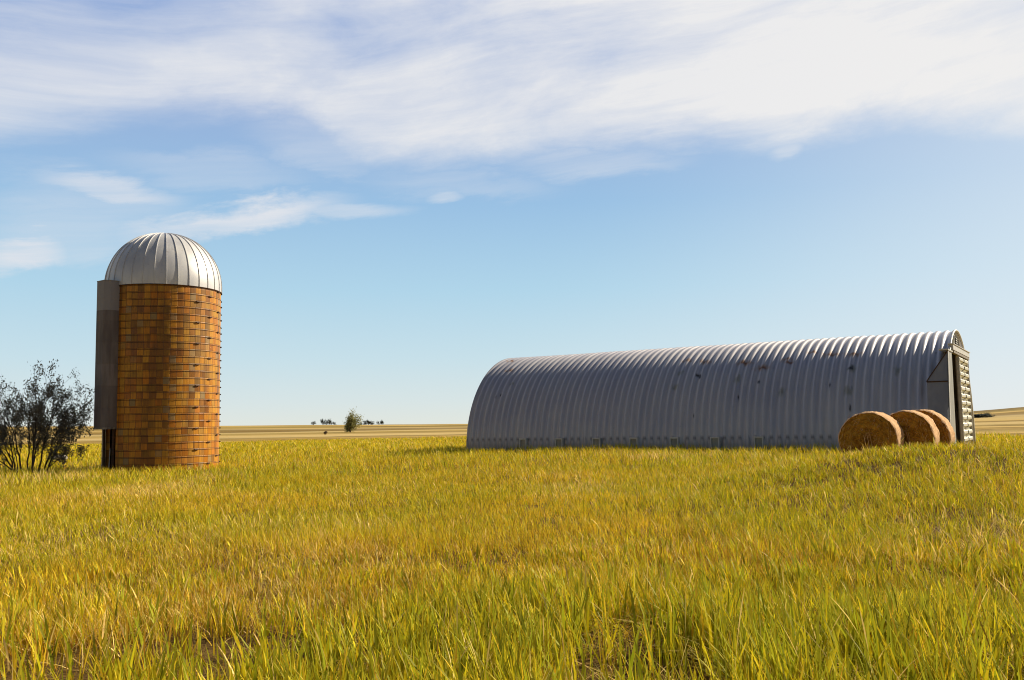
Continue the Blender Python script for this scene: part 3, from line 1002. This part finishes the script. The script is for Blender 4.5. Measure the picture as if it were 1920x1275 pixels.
def patch_masks(x, y):
    M = {k_: np.zeros(len(x)) for k_ in ('gold', 'pale', 'red', 'green', 'gap')}
    wob = (fbm(x, y, 1.8, 77) - .5) * 1.5
    for (px, py, rx, ry, k_) in PATCH:
        d = at(px, py, 10.) - Vector((0, 0, EYE))
        zt = .35 + .6 * float(smooth(1200, 1800, np.array(px * 1.))) * float(smooth(1100, 900, np.array(py * 1.)))
        Y = 10 * (EYE - zt) / -d.z; X = d.x * Y / 10
        wx = rx / F * Y; wy = ry * Y * Y / (F * (EYE - zt))
        q = np.sqrt(((x - X) / wx) ** 2 + ((y - Y) / wy) ** 2)
        M[k_] = np.maximum(M[k_], 1 - smooth(.4, 1.25, q + wob))
    return M
def blades(n, r0, r1, nseg, power, width, hgt, probs, amax=.66, seed=0, clump=0., bend=(.15, .7), head=0.):
    g = np.random.default_rng(seed)
    u = g.random(n)
    e = 2 - power
    r = (r0 ** e + u * (r1 ** e - r0 ** e)) ** (1 / e)
    a = g.uniform(-amax, amax, n)
    x = r * np.sin(a); y = r * np.cos(a)
    if clump > 0:
        m = max(1, n // 9)
        cx, cy = x[:m], y[:m]
        idx = g.integers(0, m, n)
        x = cx[idx] + g.normal(0, clump, n); y = cy[idx] + g.normal(0, clump, n)
    # gaps where last year's thatch shows
    gap = fbm(x, y, 1.5, 61)
    ok = clear(x, y) & (np.hypot(x, y) > 2.2) & (g.random(n) < (.25 + .25 * smooth(8, 12, r) + .9 * smooth(.36, .52, gap)) * (1 - (.45 + .3 * (r < 8)) * patch_masks(x, y)['gap']))
    x, y = x[ok], y[ok]; n = len(x); r = np.hypot(x, y)
    z = height(x, y)
    warm = fbm(x, y, 5.5, 20); dry = fbm(x, y, 3.2, 31); green = fbm(x, y, 4.4, 44); tall = fbm(x, y, 2.4, 52)
    right = smooth(-3, 10, x) * (1 - smooth(26, 40, r))
    near = 1 - smooth(6, 16, r)
    P = np.tile(np.array(probs, float), (n, 1))
    P[:, 1] *= .35 + 1.3 * smooth(.42, .62, green) + .7 * near + .5 * right
    P[:, 0] *= .7 + .8 * smooth(.40, .6, green)
    P[:, 3] *= .25 + 1.3 * smooth(.54, .70, warm) + .3 * right
    P[:, 2] *= .7 + 1.1 * smooth(.45, .65, warm)
    P[:, 4] *= .35 + 1.9 * smooth(.55, .70, dry)
    P[:, 5] *= .25 + 2.0 * smooth(.56, .68, 1 - tall) * (near + right)
    pm = patch_masks(x, y)
    P[:, 2] *= 1 + 3.5 * pm['gold']; P[:, 3] *= 1 + .5 * pm['gold'] + 2.4 * pm['red']; P[:, 4] *= 1 + 11 * pm['pale'] + 1.5 * pm['gap'] + .8 * pm['red']
    P[:, 1] *= 1 + 2.5 * pm['green']; P[:, 0] *= 1 + 2 * pm['green']; P[:, 5] *= 1 + 2.5 * pm['red'] + 8 * pm['gap']
    P /= P.sum(1)[:, None]
    c = (np.cumsum(P, 1) < g.random(n)[:, None]).sum(1).clip(0, 5)
    col = PAL[c] * (1.42 * g.uniform(.42, 1.45, n))[:, None]
    col[:, 1] *= g.uniform(.92, 1.08, n)
    h = hgt * (.55 + .75 * tall) * g.uniform(.55, 1.2, n)
    h *= np.where(c == 4, 1.08, 1) * np.where(c == 5, .6, 1) * np.where(c == 1, 1.08, 1)
    h *= (1 - .35 * smooth(60, 140, r)) * (1 - .40 * smooth(4.5, 11, r) * (1 - smooth(24, 32, r)))
    yaw = g.uniform(0, 2 * np.pi, n)
    # a light wind lean towards the left
    bx = np.cos(yaw) * g.uniform(bend[0], bend[1], n) - .05; by = np.sin(yaw) * g.uniform(bend[0], bend[1], n)
    bm = np.where((c == 5) | (c == 4), 1.5, 1.)
    bx *= bm; by *= bm
    w = width * (1 + r / 7.5) * g.uniform(.6, 1.4, n) * np.where(c <= 1, 1.25, .8)
    sd = yaw + np.pi / 2 + g.normal(0, .5, n)
    ts = np.linspace(0, 1, nseg + 1)
    tw = g.normal(0, .5, n)
    V = np.zeros((n, 2 * nseg + 1, 3), np.float32)
    for i_, t in enumerate(ts):
        q = t ** 1.8
        px_ = x + bx * h * q; py_ = y + by * h * q
        pz_ = z - .03 + h * (t - .22 * np.minimum(np.hypot(bx, by), 1.3) * t ** 2.5)
        if i_ == nseg:
            V[:, 2 * nseg] = np.stack([px_, py_, pz_], 1)
        else:
            ww = w * (.75 + .5 * t) * (1 - t ** 2.2) * .5 + .0004
            if head: ww = w * .16 + w * head * max(0, math.sin(math.pi * min(max((t - .62) / .38, 0), 1)))
            s_ = sd + tw * t
            ox = np.cos(s_) * ww; oy = np.sin(s_) * ww
            V[:, 2 * i_] = np.stack([px_ - ox, py_ - oy, pz_], 1)
            V[:, 2 * i_ + 1] = np.stack([px_ + ox, py_ + oy, pz_], 1)
    k_ = 2 * nseg + 1
    lp = []; ct = []
    for i_ in range(nseg - 1): lp += [2 * i_, 2 * i_ + 1, 2 * i_ + 3, 2 * i_ + 2]; ct.append(4)
    lp += [2 * nseg - 2, 2 * nseg - 1, 2 * nseg]; ct.append(3)
    loops = (np.array(lp)[None, :] + (np.arange(n) * k_)[:, None]).ravel()
    counts = np.tile(np.array(ct), n)
    colv = np.repeat(col, k_, 0).reshape(n, k_, 3)
    # leaf tips dry out
    tipc = np.array([.64, .47, .06])
    for i_ in range(k_):
        t = ts[i_ // 2] if i_ < 2 * nseg else 1.
        f_ = .35 * t ** 2
        colv[:, i_] = colv[:, i_] * (1 - f_) + tipc * f_
    return V.reshape(-1, 3), loops, counts, colv.reshape(-1, 3)

def join(parts):
    Vs, Ls, Cs, Ks = [], [], [], []; o = 0
    for (V, l_, c_, k_) in parts:
        Vs.append(V); Ls.append(l_ + o); Cs.append(c_); Ks.append(k_); o += len(V)
    return np.vstack(Vs), np.concatenate(Ls), np.concatenate(Cs), np.vstack(Ks)

mixp = [.34, .14, .26, .12, .07, .07]
parts = [
    blades(46000, 2.4, 12, 5, 1.5, .0085, .50, [.36, .26, .18, .08, .05, .06], .88, 1, .045, (.05, .45)),
    blades(62000, 2.4, 13, 5, 1.4, .0042, .30, [.08, .03, .14, .26, .24, .28], .88, 2, 0, (.6, 2.0)),
    blades(240000, 8, 30, 3, 1.5, .0031, .42, mixp, .78, 3, .05, (.1, .6)),
    blades(90000, 8, 30, 3, 1.5, .0034, .34, [.10, .05, .24, .24, .24, .20], .78, 4, 0, (.3, 1.2)),
    blades(5200, 3, 26, 8, 1.5, .0050, .60, [.10, .02, .30, .22, .36, .0], .68, 6, 0, (.05, .4), .42),
    blades(190000, 24, 150, 2, 1.6, .0040, .43, mixp, .66, 5, 0),
]
gV, gL, gC, gK = join(parts)
grass = np_mesh('grass', gV, gL, gC, M_GRASS, gK, None, False)
tag(grass, 'knee high yellow green meadow grass with drying tips', 'grass', kind='stuff')

# ------------------------------------------------------------------ light and sky
SUN_EL = R(33); SUN_DIR = Vector((math.cos(R(25)) * math.cos(SUN_EL), math.sin(R(25)) * math.cos(SUN_EL), math.sin(SUN_EL)))
sl = bpy.data.lights.new('sun', 'SUN')
sl.energy = 5.0; sl.angle = R(.5); sl.color = (1, .89, .70)
so = bpy.data.objects.new('sun', sl); COL.objects.link(so)
so.rotation_euler = (-SUN_DIR).to_track_quat('-Z', 'Y').to_euler()
so.location = (30, 20, 40)

w = bpy.data.worlds.new('World'); sc.world = w; w.use_nodes = True
t = NT(w.node_tree); w.node_tree.nodes.clear()
out = t.node('ShaderNodeOutputWorld')
sky = t.node('ShaderNodeTexSky', sky_type='NISHITA')
sky.sun_disc = False; sky.sun_elevation = SUN_EL; sky.sun_rotation = R(90 - 25)
sky.air_density = 1.0; sky.dust_density = 1.2; sky.ozone_density = 1.5; sky.altitude = 700
bg1 = t.node('ShaderNodeBackground'); bg1.inputs[1].default_value = .05
t.link(sky.outputs[0], bg1.inputs[0])
dirv = t.node('ShaderNodeTexCoord').outputs['Generated']
s = t.sep(dirv)
azn = t.math('MULTIPLY', t.math('ARCTAN2', s[0], s[1]), 180 / math.pi)
eln = t.math('MULTIPLY', t.math('ARCSINE', s[2]), 180 / math.pi)
def azel(px, py):
    d = (at(px, py, 100.) - Vector((0, 0, EYE))).normalized()
    return math.degrees(math.atan2(d.x, d.y)), math.degrees(math.asin(d.z))
# flowing detail: noise stretched along the cloud bands
sv = t.comb(t.math('MULTIPLY', azn, .05), t.math('MULTIPLY', t.math('SUBTRACT', eln, t.math('MULTIPLY', azn, .10)), .16), 0.)
wv = t.node('ShaderNodeTexNoise'); t.link(t.mapping(sv, (.9, .7, 1), (3.3, 1.1, 0)), wv.inputs['Vector']); wv.inputs['Scale'].default_value = 1.; wv.inputs['Detail'].default_value = 3
vm = t.node('ShaderNodeVectorMath', operation='MULTIPLY_ADD'); t.link(wv.outputs['Color'], vm.inputs[0]); vm.inputs[1].default_value = (.9, .5, 0); t.link(sv, vm.inputs[2])
sv = vm.outputs[0]
nA = t.noise(sv, 1.0, 8, .62)
nB = t.noise(t.mapping(sv, (2.6, 2.6, 1), (4.1, 2.7, 0)), 1.0, 8, .64)
nC = t.noise(t.mapping(sv, (1.2, 4.6, 1), (9.1, 5.7, 0)), 1.0, 8, .64)
edge_px = [(-500, 300), (0, 252), (150, 238), (300, 216), (450, 212), (540, 222), (600, 255), (650, 295), (750, 308), (900, 300), (1050, 287),
           (1200, 274), (1350, 262), (1500, 262), (1650, 232), (1800, 238), (1920, 248), (2400, 250)]
fc = t.node('ShaderNodeFloatCurve')
cv = fc.mapping.curves[0]
pts = [azel(*p) for p in edge_px]
pts = [((a + 60) / 120, e / 40) for a, e in pts]
cv.points[0].location = (0, pts[0][1]); cv.points[1].location = (1, pts[-1][1])
for p in pts: cv.points.new(*p)
fc.mapping.update()
t.link(t.math('DIVIDE', t.math('ADD', azn, 60.), 120., clamp=True), fc.inputs['Value'])
edge = t.math('MULTIPLY', fc.outputs[0], 40.)
dEl = t.math('ADD', t.math('SUBTRACT', eln, edge), t.math('MULTIPLY', t.math('SUBTRACT', nB, .5), 3.0))
body = t.sstep(dEl, -1.0, 1.9)
# thinner high up on the left, solid on the right
rightness = t.sstep(azn, -26., 14.)
thin = t.math('MULTIPLY', t.sstep(dEl, 2.5, 7.5), t.math('SUBTRACT', 1.0, rightness))
dens = t.math('SUBTRACT', t.math('ADD', .74, t.math('MULTIPLY', rightness, .17)), t.math('MULTIPLY', thin, .34))
dens = t.math('ADD', dens, t.math('MULTIPLY', t.math('SUBTRACT', nA, .5), 1.9))
dens = t.math('ADD', dens, t.math('MULTIPLY', t.math('SUBTRACT', nC, .5), .8))
mask = t.math('MULTIPLY', body, dens, clamp=True)
def wisp(px0, py0, px1, py1, thick, amount):
    a0, e0 = azel(px0, py0); a1, e1 = azel(px1, py1)
    cx, cy = (a0 + a1) / 2, (e0 + e1) / 2
    half = math.hypot(a1 - a0, e1 - e0) / 2; ang = math.atan2(e1 - e0, a1 - a0)
    dx = t.math('SUBTRACT', azn, cx); dy = t.math('SUBTRACT', eln, cy)
    u = t.math('DIVIDE', t.math('ADD', t.math('MULTIPLY', dx, math.cos(ang)), t.math('MULTIPLY', dy, math.sin(ang))), half)
    v = t.math('DIVIDE', t.math('SUBTRACT', t.math('MULTIPLY', dy, math.cos(ang)), t.math('MULTIPLY', dx, math.sin(ang))), thick)
    v = t.math('ADD', v, t.math('MULTIPLY', t.math('SUBTRACT', nB, .5), 3.2))
    d = t.math('SQRT', t.math('ADD', t.math('POWER', u, 2.0), t.math('POWER', t.math('ABSOLUTE', v), 2.0)))
    return t.math('MULTIPLY', t.sstep(d, .25, 1.1, 1., 0.), t.math('MULTIPLY', t.sstep(nC, .25, .65, .55, 1.1), amount))
ws = [wisp(30, 325, 370, 382, 1.0, .7), wisp(150, 455, 680, 372, 1.25, .95), wisp(-80, 420, 330, 440, 2.4, .35), wisp(430, 235, 760, 300, 2.2, .32), wisp(150, 300, 620, 330, 1.6, .25), wisp(900, 310, 1330, 285, 1.2, .35), wisp(480, 395, 800, 392, .6, .45), wisp(-60, 490, 150, 455, 1.5, .95),
      wisp(790, 372, 880, 368, .5, .45), wisp(650, 330, 1080, 350, 1.3, .25), wisp(1430, 280, 1520, 262, .9, .40), wisp(-80, 360, 420, 420, 2.4, .30)]
for x_ in ws: mask = t.math('MAXIMUM', mask, x_)
mask = t.math('MULTIPLY', mask, .95, clamp=True)
# the cloud bank lies over the northern sky only; the sky behind and overhead is clear
front = t.math('MULTIPLY', t.sstep(t.math('ABSOLUTE', azn), 42., 85., 1., 0.), t.sstep(eln, 30., 55., 1., 0.))
mask = t.math('MULTIPLY', mask, front)
# thin bright high haze in that part of the sky, thickest at the horizon
hz = t.ramp(t.math('DIVIDE', t.math('MAXIMUM', eln, 0.), 30., clamp=True),
            [(0, (.80, .84, .78)), (.05, (.72, .82, .83)), (.14, (.60, .78, .86)), (.28, (.46, .70, .86)), (.46, (.34, .56, .81)), (.66, (.32, .46, .74)), (1, (.27, .40, .72))])
hz = t.mix(t.sstep(t.math('SUBTRACT', azn, t.math('MULTIPLY', eln, .6)), -6., 34., 0., .62), hz, (.83, .88, .93))
bgh = t.node('ShaderNodeBackground'); t.link(hz, bgh.inputs[0]); bgh.inputs[1].default_value = .84
mxh = t.node('ShaderNodeMixShader')
t.link(t.math('MULTIPLY', t.math('MULTIPLY', front, .92), t.sstep(eln, -3., -.5)), mxh.inputs[0]); t.link(bg1.outputs[0], mxh.inputs[1]); t.link(bgh.outputs[0], mxh.inputs[2])
ccol = t.mix(t.sstep(azn, -28., 28.), (.86, .885, .94), (1.0, .985, .97))
bg2 = t.node('ShaderNodeBackground'); t.link(ccol, bg2.inputs[0]); bg2.inputs[1].default_value = .74
mx = t.node('ShaderNodeMixShader')
t.link(mask, mx.inputs[0]); t.link(mxh.outputs[0], mx.inputs[1]); t.link(bg2.outputs[0], mx.inputs[2])
t.link(mx.outputs[0], out.inputs[0])

sc.cycles.max_bounces = 6; sc.cycles.diffuse_bounces = 3; sc.cycles.glossy_bounces = 2; sc.cycles.transmission_bounces = 3
sc.render.filter_size = 1.05; sc.cycles.filter_width = 1.05
sc.view_settings.view_transform = 'Standard'
sc.view_settings.look = 'None'
sc.view_settings.exposure = .25
sc.view_settings.gamma = 1
